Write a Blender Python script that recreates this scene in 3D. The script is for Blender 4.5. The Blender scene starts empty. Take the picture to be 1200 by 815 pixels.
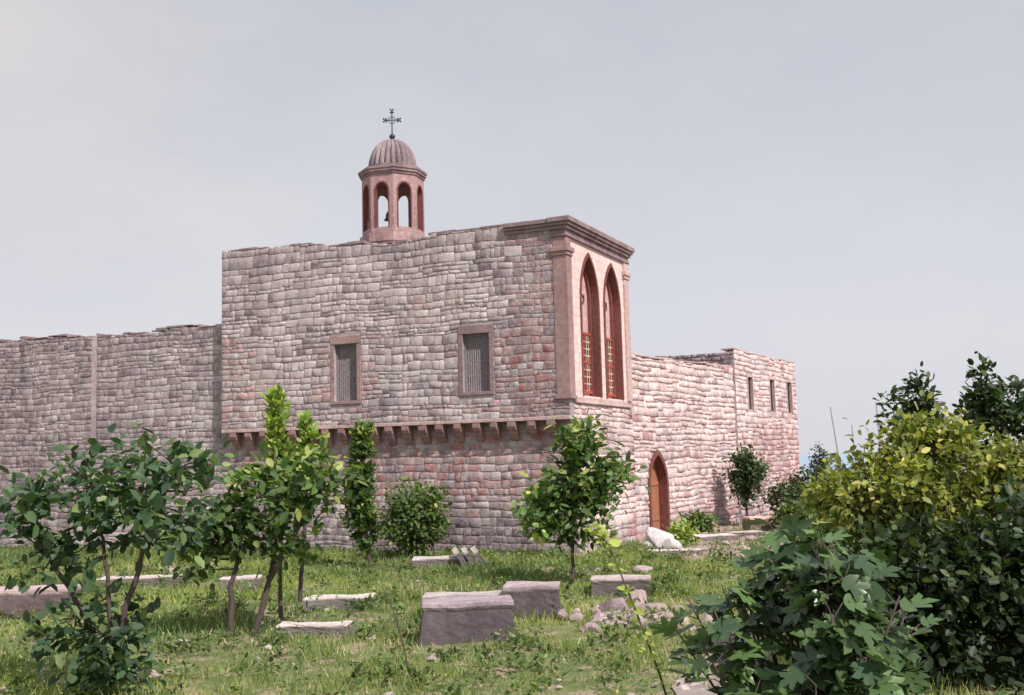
import bpy, math, numpy as np
from mathutils import Vector, Matrix
rng=np.random.default_rng(7)
S=bpy.context.scene
try:
    S.view_settings.view_transform='Standard'; S.view_settings.look='None'; S.view_settings.exposure=0
except Exception: pass

# ---------------------------------------------------------------- materials
def newmat(name):
    m=bpy.data.materials.new(name); m.use_nodes=True
    nt=m.node_tree; nt.nodes.clear()
    return m,nt,nt.nodes,nt.links
def mix(ns,ln,fac,a,b,blend='MIX'):
    n=ns.new('ShaderNodeMix'); n.data_type='RGBA'; n.blend_type=blend
    for s,v in ((0,fac),(6,a),(7,b)):
        if hasattr(v,'is_output'): ln.new(v,n.inputs[s])
        elif s==0: n.inputs[0].default_value=v
        else: n.inputs[s].default_value=(*v,1)
    return n.outputs[2]
def ramp(ns,ln,src,p0,p1,c0=(0,0,0),c1=(1,1,1)):
    r=ns.new('ShaderNodeValToRGB'); ln.new(src,r.inputs[0])
    r.color_ramp.elements[0].position=p0; r.color_ramp.elements[1].position=p1
    r.color_ramp.elements[0].color=(*c0,1); r.color_ramp.elements[1].color=(*c1,1)
    return r.outputs[0]
def noise(ns,ln,vec,scale,detail=4,rough=.6):
    n=ns.new('ShaderNodeTexNoise'); n.inputs['Scale'].default_value=scale
    n.inputs['Detail'].default_value=detail; n.inputs['Roughness'].default_value=rough
    if vec is not None: ln.new(vec,n.inputs['Vector'])
    return n.outputs[0]
def mapping(ns,ln,src,scale):
    m=ns.new('ShaderNodeMapping'); m.inputs['Scale'].default_value=scale; ln.new(src,m.inputs[0]); return m.outputs[0]

def stone_mat(name,color=None,bump=.35,stain=.35,scale=1.0,brick=None,blotch=.0,dirt=0):
    m,nt,ns,ln=newmat(name)
    out=ns.new('ShaderNodeOutputMaterial'); b=ns.new('ShaderNodeBsdfPrincipled')
    b.inputs['Roughness'].default_value=.92; b.inputs['Specular IOR Level'].default_value=.12
    tc=ns.new('ShaderNodeTexCoord'); o=tc.outputs['Object']
    if color is None:
        at=ns.new('ShaderNodeAttribute'); at.attribute_name='Col'; base=at.outputs['Color']
    else:
        rgb=ns.new('ShaderNodeRGB'); rgb.outputs[0].default_value=(*color,1); base=rgb.outputs[0]
    bh=None
    if brick:
        sx=ns.new('ShaderNodeSeparateXYZ'); ln.new(o,sx.inputs[0])
        cx=ns.new('ShaderNodeCombineXYZ'); ln.new(sx.outputs[0],cx.inputs[0]); ln.new(sx.outputs[2],cx.inputs[1])
        bt=ns.new('ShaderNodeTexBrick'); ln.new(cx.outputs[0],bt.inputs['Vector'])
        bt.inputs['Scale'].default_value=1; bt.inputs['Brick Width'].default_value=brick[0]; bt.inputs['Row Height'].default_value=brick[1]
        bt.inputs['Mortar Size'].default_value=.007; bt.inputs['Mortar Smooth'].default_value=.2
        c=color
        bt.inputs['Color1'].default_value=(c[0],c[1],c[2],1); bt.inputs['Color2'].default_value=(c[0]*.92,c[1]*.86,c[2]*.86,1)
        bt.inputs['Mortar'].default_value=(c[0]*.74,c[1]*.68,c[2]*.68,1)
        base=bt.outputs[0]; bh=bt.outputs[1]
    n1=noise(ns,ln,o,7*scale,6,.7)
    f1=ramp(ns,ln,n1,.3,.72,(.72,.70,.71),(1.17,1.16,1.15))
    c1=mix(ns,ln,1.0,base,f1,'MULTIPLY')
    if dirt:
        nd=noise(ns,ln,o,3.1,7,.78)
        c1=mix(ns,ln,ramp(ns,ln,nd,.46,.64,(0,0,0),(dirt,)*3),c1,(.70,.62,.62))
        nd2=noise(ns,ln,o,4.3,8,.82)
        c1=mix(ns,ln,ramp(ns,ln,nd2,.55,.65,(0,0,0),(.55,)*3),c1,(.22,.17,.185))
    n2=noise(ns,ln,mapping(ns,ln,o,(1.3,1.3,.28)),1.0,5,.65)
    f2=ramp(ns,ln,n2,.4,.68,(1,1,1),(1-stain,1-stain*1.05,1-stain*.95))
    c2=mix(ns,ln,1.0,c1,f2,'MULTIPLY')
    if blotch:
        n4=noise(ns,ln,o,.45,4,.6)
        c2=mix(ns,ln,1.0,c2,ramp(ns,ln,n4,.36,.62,(1-blotch,1-blotch*1.1,1-blotch),(1.08,1.08,1.08)),'MULTIPLY')
    n3=noise(ns,ln,o,45*scale,3,.7)
    f3=ramp(ns,ln,n3,.3,.7,(.82,.82,.82),(1.1,1.1,1.1))
    c3=mix(ns,ln,1.0,c2,f3,'MULTIPLY')
    ln.new(c3,b.inputs['Base Color'])
    bp=ns.new('ShaderNodeBump'); bp.inputs['Strength'].default_value=bump; bp.inputs['Distance'].default_value=.05
    ln.new(noise(ns,ln,o,14*scale,7,.75),bp.inputs['Height']); last=bp
    if bh is not None:
        b2=ns.new('ShaderNodeBump'); b2.invert=True; b2.inputs['Strength'].default_value=.4; b2.inputs['Distance'].default_value=.015
        ln.new(bh,b2.inputs['Height']); ln.new(bp.outputs[0],b2.inputs['Normal']); last=b2
    ln.new(last.outputs[0],b.inputs['Normal'])
    ln.new(b.outputs[0],out.inputs[0]); return m

def leaf_mat(name,rough=.5,trans=.28,spec=.35):
    m,nt,ns,ln=newmat(name)
    out=ns.new('ShaderNodeOutputMaterial'); b=ns.new('ShaderNodeBsdfPrincipled'); t=ns.new('ShaderNodeBsdfTranslucent')
    b.inputs['Roughness'].default_value=rough; b.inputs['Specular IOR Level'].default_value=spec
    at=ns.new('ShaderNodeAttribute'); at.attribute_name='Col'
    ln.new(at.outputs['Color'],b.inputs['Base Color'])
    c=mix(ns,ln,1.0,at.outputs['Color'],(1.5,1.7,.6),'MULTIPLY'); ln.new(c,t.inputs[0])
    mx=ns.new('ShaderNodeMixShader'); mx.inputs[0].default_value=trans
    ln.new(b.outputs[0],mx.inputs[1]); ln.new(t.outputs[0],mx.inputs[2]); ln.new(mx.outputs[0],out.inputs[0]); return m

def flat_mat(name,color,rough=.8,nscale=8,var=.25,metal=0):
    m,nt,ns,ln=newmat(name)
    out=ns.new('ShaderNodeOutputMaterial'); b=ns.new('ShaderNodeBsdfPrincipled')
    b.inputs['Roughness'].default_value=rough; b.inputs['Metallic'].default_value=metal
    tc=ns.new('ShaderNodeTexCoord')
    f=ramp(ns,ln,noise(ns,ln,tc.outputs['Object'],nscale,5),.3,.7,(1-var,)*3,(1+var*.5,)*3)
    ln.new(mix(ns,ln,1.0,color,f,'MULTIPLY'),b.inputs['Base Color'])
    bp=ns.new('ShaderNodeBump'); bp.inputs['Strength'].default_value=.3; bp.inputs['Distance'].default_value=.01
    ln.new(noise(ns,ln,tc.outputs['Object'],nscale*4,4),bp.inputs['Height']); ln.new(bp.outputs[0],b.inputs['Normal'])
    ln.new(b.outputs[0],out.inputs[0]); return m

M_STONE=stone_mat('wall_stone',None,.7,.22,blotch=.2,dirt=.75)
M_STONER=stone_mat('pale_wall_stone',None,.7,.16,blotch=.14)
M_MORTAR=stone_mat('lime_mortar',(.50,.425,.435),.7,.22,blotch=.2,dirt=.4)
M_MORTR=stone_mat('pale_mortar',(.60,.49,.47),.7,.12)
M_ASH=stone_mat('dressed_limestone',(.90,.735,.70),.08,.10,1,(.55,.30))
M_TRIM=stone_mat('carved_stone_trim',(.38,.28,.285),.3,.45)
M_TRIML=stone_mat('carved_stone_pale',(.68,.51,.48),.2,.25)
M_PIL=stone_mat('corner_pilaster_stone',(.44,.29,.285),.2,.3,1,(.9,.42))
M_BROWN=stone_mat('brown_arch_stone',(.25,.10,.09),.25,.3)
M_BELL=stone_mat('belfry_stone',(.56,.39,.38),.25,.4,1,(.45,.24))
M_DOME=stone_mat('dome_stone',(.42,.34,.35),.4,.5)
M_TOMB=stone_mat('tomb_stone',None,.5,.3,1.5)
M_ROOF=stone_mat('roof_earth',(.33,.27,.25),.3,.2)
M_SHUT=flat_mat('weathered_shutter',(.25,.215,.225),.7,14,.45)
M_DOOR=flat_mat('door_wood',(.40,.17,.09),.6,12,.3)
M_RED=flat_mat('red_window_frame',(.46,.09,.06),.5,12,.2)
M_GRID=flat_mat('pale_window_lattice',(.68,.58,.48),.6,12,.1)
M_DARK=flat_mat('dark_interior',(.03,.025,.03),.9,3,.2)
M_IRON=flat_mat('iron',(.06,.05,.07),.5,20,.2,.4)
M_BARK=flat_mat('bark',(.10,.07,.065),.9,25,.4)
M_POLE=flat_mat('pole_wood',(.42,.40,.43),.8,20,.2)
M_LEAF=leaf_mat('leaf',.5,.3)
M_FIG=leaf_mat('fig_leaf',.34,.16,.55)
M_GRASS=leaf_mat('grass_blade',.6,.3,.2)

# ---------------------------------------------------------------- mesh helpers
def empty(name,loc=(0,0,0)):
    e=bpy.data.objects.new(name,None); e.location=loc; S.collection.objects.link(e); return e
def mk(name,V,F,mat,cols=None,parent=None,mat4=None,smooth=False):
    V=np.asarray(V,dtype=np.float32).reshape(-1,3)
    me=bpy.data.meshes.new(name)
    if isinstance(F,np.ndarray):
        k=F.shape[1]; n=F.shape[0]
        me.vertices.add(len(V)); me.vertices.foreach_set('co',V.ravel())
        me.loops.add(n*k); me.loops.foreach_set('vertex_index',F.astype(np.int32).ravel())
        me.polygons.add(n); me.polygons.foreach_set('loop_start',np.arange(0,n*k,k,dtype=np.int32))
        me.update(calc_edges=True)
    else:
        me.from_pydata(V.tolist(),[],F)
    if cols is not None:
        c=np.ones((len(V),4),dtype=np.float32); c[:,:3]=cols
        a=me.color_attributes.new('Col','FLOAT_COLOR','POINT'); a.data.foreach_set('color',c.ravel())
    me.materials.append(mat)
    if smooth: me.polygons.foreach_set('use_smooth',np.ones(len(me.polygons),dtype=bool))
    o=bpy.data.objects.new(name,me); S.collection.objects.link(o)
    if mat4 is not None: o.matrix_world=mat4
    if parent is not None: o.parent=parent
    return o
class MB:
    def __init__(s): s.V=[];s.F=[]
    def add(s,V,F):
        b=len(s.V); s.V+= [tuple(v) for v in V]; s.F+=[tuple(i+b for i in f) for f in F]
    def box(s,x0,x1,y0,y1,z0,z1,tx=0,ty=0):
        V=[(x0,y0,z0),(x1,y0,z0),(x1,y1,z0),(x0,y1,z0),(x0+tx,y0+ty,z1),(x1-tx,y0+ty,z1),(x1-tx,y1-ty,z1),(x0+tx,y1-ty,z1)]
        s.add(V,[(0,3,2,1),(4,5,6,7),(0,1,5,4),(1,2,6,5),(2,3,7,6),(3,0,4,7)])
    def make(s,name,mat,parent=None,mat4=None,bevel=0,smooth=False,cols=None):
        o=mk(name,s.V,s.F,mat,cols,parent,mat4,smooth)
        if bevel:
            b=o.modifiers.new('b','BEVEL'); b.width=bevel; b.segments=2; b.limit_method='ANGLE'
        return o
def frame(O,u):
    u=np.array(u,float); u/=np.linalg.norm(u)
    return Matrix(((u[0],-u[1],0,O[0]),(u[1],u[0],0,O[1]),(0,0,1,0),(0,0,0,1)))
def arch_curve(x0,x1,zs,rise,k=1.6,n=20):
    c=(x0+x1)/2;a=(x1-x0)/2
    if rise<=0: return [(x0,zs),(x1,zs)]
    R=k*a; den=math.sqrt(R*R-(R-a)**2); pts=[]
    for i in range(n+1):
        x=-a*math.cos(math.pi*i/n)
        z=math.sqrt(max(0,R*R-(abs(x)+R-a)**2))/den*rise
        pts.append((c+x,zs+z))
    return pts
def panel(name,L,z0,z1,ops,th,mat,parent,m4,x0s=0,k=1.6,y0=0):
    b=MB(); ops=sorted(ops); cur=x0s
    zt=z1 if callable(z1) else (lambda x:z1)
    def q(p): b.add(p,[(0,1,2,3)])
    def solid(a,c):
        n=max(1,int((c-a)/1.0))
        for i in range(n):
            s=a+(c-a)*i/n;e=a+(c-a)*(i+1)/n
            q([(s,y0,z0),(e,y0,z0),(e,y0,zt(e)),(s,y0,zt(s))])
            q([(s,y0,zt(s)),(e,y0,zt(e)),(e,y0+th,zt(e)),(s,y0+th,zt(s))])
            q([(e,y0+th,z0),(s,y0+th,z0),(s,y0+th,zt(s)),(e,y0+th,zt(e))])
    for (a,c,zb,zs,rise) in ops:
        if a>cur: solid(cur,a)
        cv=arch_curve(a,c,zs,rise,k)
        if zb>z0:
            q([(a,y0,z0),(c,y0,z0),(c,y0,zb),(a,y0,zb)]); q([(c,y0+th,z0),(a,y0+th,z0),(a,y0+th,zb),(c,y0+th,zb)])
        q([(a,y0,zb),(c,y0,zb),(c,y0+th,zb),(a,y0+th,zb)])
        q([(a,y0,zb),(a,y0+th,zb),(a,y0+th,zs),(a,y0,zs)]); q([(c,y0+th,zb),(c,y0,zb),(c,y0,zs),(c,y0+th,zs)])
        for (p,r) in zip(cv[:-1],cv[1:]):
            q([(p[0],y0,p[1]),(r[0],y0,r[1]),(r[0],y0,zt(r[0])),(p[0],y0,zt(p[0]))])
            q([(r[0],y0+th,r[1]),(p[0],y0+th,p[1]),(p[0],y0+th,zt(p[0])),(r[0],y0+th,zt(r[0]))])
            q([(p[0],y0,p[1]),(p[0],y0+th,p[1]),(r[0],y0+th,r[1]),(r[0],y0,r[1])])
            q([(p[0],y0,zt(p[0])),(r[0],y0,zt(r[0])),(r[0],y0+th,zt(r[0])),(p[0],y0+th,zt(p[0]))])
        cur=c
    if cur<L: solid(cur,L)
    q([(x0s,y0+th,z0),(x0s,y0,z0),(x0s,y0,zt(x0s)),(x0s,y0+th,zt(x0s))]); q([(L,y0,z0),(L,y0+th,z0),(L,y0+th,zt(L)),(L,y0,zt(L))])
    return b.make(name,mat,parent,m4)
def arch_frame(name,x0,x1,zb,zs,rise,w,proj,depth,mat,parent,m4,k=1.6,e=.004,yo=0):
    inn=[(x0+e,zb)]+arch_curve(x0+e,x1-e,zs,max(0,rise-e),k)+[(x1-e,zb)]
    if rise<=0: inn=[(x0+e,zb),(x0+e,zs-e),(x1-e,zs-e),(x1-e,zb)]; out=[(x0-w,zb),(x0-w,zs+w),(x1+w,zs+w),(x1+w,zb)]
    else: out=[(x0-w,zb)]+arch_curve(x0-w,x1+w,zs,rise+w*1.25,k)+[(x1+w,zb)]
    b=MB(); Y0=yo-proj;Y1=yo+depth
    for i in range(len(inn)-1):
        a,c=inn[i],inn[i+1]; A,C=out[i],out[i+1]
        b.add([(a[0],Y0,a[1]),(c[0],Y0,c[1]),(C[0],Y0,C[1]),(A[0],Y0,A[1])],[(0,1,2,3)])
        b.add([(a[0],Y0,a[1]),(c[0],Y0,c[1]),(c[0],Y1,c[1]),(a[0],Y1,a[1])],[(3,2,1,0)])
        b.add([(A[0],Y0,A[1]),(C[0],Y0,C[1]),(C[0],yo+.02,C[1]),(A[0],yo+.02,A[1])],[(0,1,2,3)])
    return b.make(name,mat,parent,m4)

def stones(name,L,z0,H,excl,colf,parent,m4,x0s=0,y0=0,wr=(.14,.56),prot=.02,seed=1,jit=.026,protf=None,chm=(.012,.035),mat=None,wave=1.0):
    r=np.random.default_rng(seed); Hf=H if callable(H) else (lambda x:H)
    Hm=max(Hf(x) for x in np.linspace(x0s,L,80)); cells=[]
    z=z0
    while z<Hm-.02:
        band=r.uniform(.38,.58)
        if z+band>Hm-.2: band=Hm-z
        x=x0s
        while x<L-1e-3:
            seg=r.uniform(.5,2.0)
            if x+seg>L-.4: seg=L-x
            m=r.choice([1,2,2,2,3],p=[.05,.25,.28,.22,.20])
            if band/m>.36: m=2
            if band/m>.45: m=3
            cuts=np.cumsum(r.uniform(.55,1.45,m)); cuts=np.concatenate([[0],cuts/cuts[-1]])*band+z
            for j in range(m):
                xx=x; hgt=cuts[j+1]-cuts[j]
                while xx<x+seg-1e-3:
                    w=r.uniform(*wr)*(.7+hgt)
                    if xx+w>x+seg-.14: w=x+seg-xx
                    segs=[(xx,xx+w)]
                    for (a,c,zb,zt) in excl:
                        if cuts[j+1]>zb+.02 and cuts[j]<zt-.02:
                            ns=[]
                            for s,e in segs:
                                if e<=a or s>=c: ns.append((s,e))
                                else:
                                    if a-s>.05: ns.append((s,a))
                                    if e-c>.05: ns.append((c,e))
                            segs=ns
                    for s,e in segs:
                        top=min(cuts[j+1],Hf((s+e)/2))
                        if top-cuts[j]>.05: cells.append((s,e,cuts[j],top))
                    xx+=w
            x+=seg
        z+=band
    C=np.array(cells); n=len(C)
    g=r.uniform(.003,.026,(n,1)); ch=r.uniform(*chm,(n,1))
    x0,x1,a0,a1=[C[:,i:i+1] for i in range(4)]
    X=np.hstack([x0+g,x1-g,x1-g,x0+g]); Z=np.hstack([a0+g,a0+g,a1-g,a1-g])
    X+=r.uniform(-jit,jit,(n,4)); Z+=r.uniform(-jit,jit,(n,4))*.8
    X=np.clip(X,x0s,L)
    cx=X.mean(1,keepdims=True); cz=Z.mean(1,keepdims=True)
    p=(.2+.8*r.uniform(0,1,(n,1))**1.2)*prot
    if protf is not None: p=p*np.array([protf(a,b) for a,b in zip(cx[:,0],cz[:,0])])[:,None]
    V=np.zeros((n,12,3))
    V[:,0:4,0]=X;V[:,0:4,2]=Z;V[:,0:4,1]=.03
    V[:,4:8,0]=X;V[:,4:8,2]=Z;V[:,4:8,1]=-.004-p*.35
    hw=(x1-x0)/2; hh=(a1-a0)/2
    V[:,8:12,0]=X-np.sign(X-cx)*np.minimum(ch,hw*.4); V[:,8:12,2]=Z-np.sign(Z-cz)*np.minimum(ch,hh*.4)
    V[:,8:12,1]=-p-.006+r.uniform(-.3,.3,(n,4))*prot
    V[:,:,1]+=y0
    V[:,:,2]+=wave*(.025*np.sin(V[:,:,0]*1.1+seed+V[:,:,2]*.7)+.015*np.sin(V[:,:,0]*3.1+V[:,:,2]*1.3))-.02
    q=np.array([(0,1,5,4),(1,2,6,5),(2,3,7,6),(3,0,4,7),(4,5,9,8),(5,6,10,9),(6,7,11,10),(7,4,8,11),(8,9,10,11)])
    F=(q[None]+12*np.arange(n)[:,None,None]).reshape(-1,4)
    col=np.array([colf(a,b,r) for a,b in zip(cx[:,0],cz[:,0])])
    cols=np.repeat(col,12,axis=0)
    return mk(name,V,F,mat or M_STONE,cols,parent,m4)
def prism(name,pts,z0,z1,mat,parent):
    n=len(pts); V=[(x,y,z0) for x,y in pts]+[(x,y,z1) for x,y in pts]
    F=[tuple(range(n,2*n)),tuple(range(n-1,-1,-1))]+[(i,(i+1)%n,n+(i+1)%n,n+i) for i in range(n)]
    return mk(name,V,F,mat,None,parent)

# ---------------------------------------------------------------- monastery
MON=empty('stone_monastery')
PL=np.array((-10.4,38.0)); PN=np.array((1.75,33.0)); PA=np.array((4.25,38.3)); PB=np.array((9.8,47.5)); PC=np.array((14.5,55.4))
uL=(PN-PL); LL=np.linalg.norm(uL); uL/=LL; iL=np.array((-uL[1],uL[0]))
uR=(PA-PN); LR=np.linalg.norm(uR); uR/=LR; iR=np.array((-uR[1],uR[0]))
uW=(PB-PA); LW=np.linalg.norm(uW); uW/=LW; iW=np.array((-uW[1],uW[0]))
LB=np.linalg.norm(PC-PB)
FL=frame(PL,uL); FR=frame(PN,uR); FW=frame(PA,uW); FB=frame(PB,uW)
H=10.5
def pal(r,lst,p,v=.12):
    c=np.array(lst[r.choice(len(lst),p=p)]); return c*r.uniform(1-v,1+v)
CREAM=(.74,.645,.64);PALE=(.63,.535,.54);GREY=(.50,.42,.435);MAUVE=(.39,.285,.31);PINK=(.58,.37,.36);RED=(.50,.235,.22);DK=(.32,.25,.275)
TAN=(.53,.395,.385)
def nz(x,z,s=0): return math.sin(x*.9+s+1.4*math.sin(z*.8))*.5+math.sin(z*1.3+x*.5+s*2)*.5
def col_main(x,z,r):
    t=LL-x
    lim=1.75+r.uniform(-.25,.4)+ (1.3 if z<7.4 else 0)*(.5+.5*math.sin(z*5))
    if t<lim:
        if z<7.3 and t>.5 and r.random()<.6: return pal(r,[RED,PINK,CREAM],[.45,.45,.1])*.92
        return pal(r,[MAUVE,GREY,PINK,(.44,.29,.29)],[.35,.05,.2,.4])*.92
    if abs(t-2.95)<.2 and 8.9<z<10.3: return pal(r,[DK],[1])
    if x<1.3+r.uniform(-.3,.3) and z<7.5: return pal(r,[PINK,PALE,TAN],[.4,.25,.35])
    if abs(t-8.0)<1.2 and abs(z-6.2)<1.1 : return pal(r,[PINK,PALE,TAN],[.35,.3,.35])
    if abs(t-3.2)<1.1 and abs(z-6.2)<1.3 : return pal(r,[MAUVE,PALE,GREY],[.45,.25,.3])
    if z>10: return pal(r,[PALE,GREY],[.5,.5])
    if z<4.9 and r.random()<.35: return pal(r,[PINK,MAUVE],[.6,.4])
    k=nz(x,z)
    if k>.35: return pal(r,[PALE,GREY,TAN,CREAM],[.4,.25,.2,.15],.14)
    return pal(r,[CREAM,PALE,GREY,DK],[.50,.35,.10,.05],.14)
def col_low(x,z,r):
    if z>2.0: return pal(r,[PINK,RED,MAUVE,PALE,TAN],[.36,.24,.14,.06,.2])*.95
    if z>1.1: return pal(r,[PINK,PALE,MAUVE,GREY],[.35,.15,.3,.2])*.9
    return pal(r,[GREY,MAUVE,DK],[.15,.4,.45])*.85
def col_wing(x,z,r):
    if z>7.4: return pal(r,[GREY,MAUVE,DK],[.4,.35,.25])
    if nz(x,z,2)>.3: return pal(r,[PALE,GREY,MAUVE],[.25,.4,.35])*.92
    return pal(r,[PALE,GREY,MAUVE,CREAM],[.42,.33,.13,.12],.12)*.92
def col_wing2(x,z,r): return pal(r,[PALE,GREY,MAUVE,DK],[.25,.35,.3,.1])*.85
WH=(.87,.735,.71);WP=(.77,.60,.575)
def col_right(x,z,r):
    if z<.8: return pal(r,[PALE,GREY,PINK],[.5,.25,.25])
    if x>14 and z<4.3: return pal(r,[WP,PINK,PALE],[.35,.45,.2])
    if z<2.5 and r.random()<.35: return pal(r,[WP,PINK,PALE],[.4,.3,.3])
    return pal(r,[WH,WP,PALE,PINK],[.53,.33,.09,.05],.08)

ragged=lambda x: .035*math.sin(x*5.3)*math.sin(x*2.9+1)+.025*math.sin(x*9.1)
hmain=lambda x: H+.27*(1-x/LL)-.22*math.exp(-((x-6.5)/2.6)**2)+.02*math.sin(x*2.3)+(ragged(x) if x<LL-2.2 else 0)
w1=(LL-8.02-.44,LL-8.02+.44,5.12,7.06); w2=(LL-3.16-.47,LL-3.16+.47,5.2,7.08)
panel('main_facade_core',LL,4.3,lambda x:hmain(x)-.05,[(w1[0],w1[1],w1[2],w1[3],0),(w2[0],w2[1],w2[2],w2[3],0)],.45,M_MORTAR,MON,FL)
fr=.16
def protm(x,z): return .5 if (LL-x)<2.0 else 1.0
stones('main_facade_stones',LL,4.32,hmain,[(w1[0]-fr,w1[1]+fr,w1[2]-.12,w1[3]+.28),(w2[0]-fr,w2[1]+fr,w2[2]-.12,w2[3]+.28)],col_main,MON,FL,seed=3,protf=protm)
for i,w in enumerate((w1,w2)):
    mt=stone_mat('window_surround_%d'%i,(.48,.31,.30) if i==0 else (.36,.25,.26),.3,.3)
    b=MB()
    zc=w[2]
    while zc<w[3]-.05:
        h=min(.38,w[3]-zc); b.box(w[0]-fr+.01,w[0]-.004,-.025,.2,zc+.003,zc+h-.003); b.box(w[1]+.004,w[1]+fr-.01,-.025,.2,zc+.003,zc+h-.003); zc+=h
    b.box(w[0]-fr+.01,w[1]+fr-.01,-.028,.2,w[3]+.004,w[3]+.27)
    b.box(w[0]-fr+.01,w[1]+fr-.01,-.045,.2,w[2]-.11,w[2]-.006)
    b.make('window_surround_%d'%(i+1),mt,MON,FL,bevel=.008)
    b=MB(); n=12; W=w[1]-w[0]
    pts=[]
    for j in range(n*4+1):
        x=w[0]+W*j/(n*4); pts.append((x,.19+.012*math.cos(j*math.pi/2)))
    for p,q in zip(pts[:-1],pts[1:]): b.add([(p[0],p[1],w[2]),(q[0],q[1],w[2]),(q[0],q[1],w[3]),(p[0],p[1],w[3])],[(0,1,2,3)])
    b.box(w[0]+.005,w[0]+.05,.13,.17,w[2]+.004,w[3]-.004); b.box(w[1]-.05,w[1]-.005,.13,.17,w[2]+.004,w[3]-.004); b.box(w[0]+.052,w[1]-.052,.135,.17,w[3]-.07,w[3]-.006)
    b.make('window_shutter_%d'%(i+1),M_SHUT,MON,FL)
b=MB(); r=np.random.default_rng(5)
x=.35
while x<LL-.3:
    w=r.uniform(.24,.29); dz=r.uniform(-.05,.04); prof=[(.38,4.19),(-.03,4.19),(-.03,4.05),(.02,3.95),(.10,3.90),(.13,3.82),(.20,3.75+dz),(.27,3.66+dz),(.38,3.58+dz)]
    V=[(x,p[0],p[1]) for p in prof]+[(x+w,p[0],p[1]) for p in prof]; n=len(prof)
    b.add(V,[tuple(range(n-1,-1,-1)),tuple(range(n,2*n))]+[(i,(i+1)%n,n+(i+1)%n,n+i) for i in range(n)])
    x+=.64+r.uniform(-.05,.05)
b.make('corbels',M_PIL,MON,FL,bevel=.012)
b=MB(); x=0
while x<LL-.05:
    w=min(r.uniform(.35,.8),LL-x); b.box(x+.004,x+w-.004,-.03+r.uniform(-.02,.015),.36,4.2,4.31+r.uniform(-.01,.01)); x+=w
b.make('corbel_shelf',M_TRIML,MON,FL,bevel=.015)
yo=.36
panel('lower_wall_core',LL+.0,-.6,4.2,[],.4,M_MORTAR,MON,FL,y0=yo)
stones('lower_wall_stones',LL-.03,-.3,4.17,[],col_low,MON,FL,y0=yo,seed=11)
hw=lambda x:8.28-.035*(-x)+.03*math.sin(x*1.9)+1.4*ragged(x)
panel('wing_wall_core',0,-.6,lambda x:hw(x)-.08,[],.5,M_MORTAR,MON,FL,x0s=-6.1,y0=yo)
stones('wing_wall_stones',0,-.3,hw,[],col_wing,MON,FL,x0s=-6.1,y0=yo,seed=13)
hw2=lambda x:8.22+.03*math.sin(x*1.1)+1.4*ragged(x)
panel('far_wing_core',-6.1,-.6,lambda x:hw2(x)-.08,[],.5,M_MORTAR,MON,FL,x0s=-26,y0=.1)
stones('far_wing_stones',-6.1,-.3,hw2,[],col_wing2,MON,FL,x0s=-26,y0=.1,seed=17,prot=.018)
b=MB(); x=-26
while x<-.1:
    w=min(r.uniform(.3,.8),-.02-x); yy=.06 if x<-6.2 else .33
    if x<-6.1<x+w: w=-6.1-x
    h=(hw2 if x<-6.11 else hw)(x+w/2)-.03
    if r.random()<.8: b.box(x+.006,x+w-.006,yy+r.uniform(-.02,.04),yy+.6,h,h+r.uniform(.04,.12))
    x+=w
b.make('wing_coping',M_TRIM,MON,FL,bevel=.025)
b=MB(); x=0
while x<LL-2.1:
    w=min(r.uniform(.3,.8),LL-2.1-x+.01); h=hmain(x+w/2)-.03
    if not(5.9<x<6.4) and r.random()<.8: b.box(x+.006,x+w-.006,-.02+r.uniform(-.01,.03),.5,h-.01,h+r.uniform(.03,.09))
    x+=w
b.make('parapet_coping',M_TRIM,MON,FL,bevel=.02)

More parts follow.
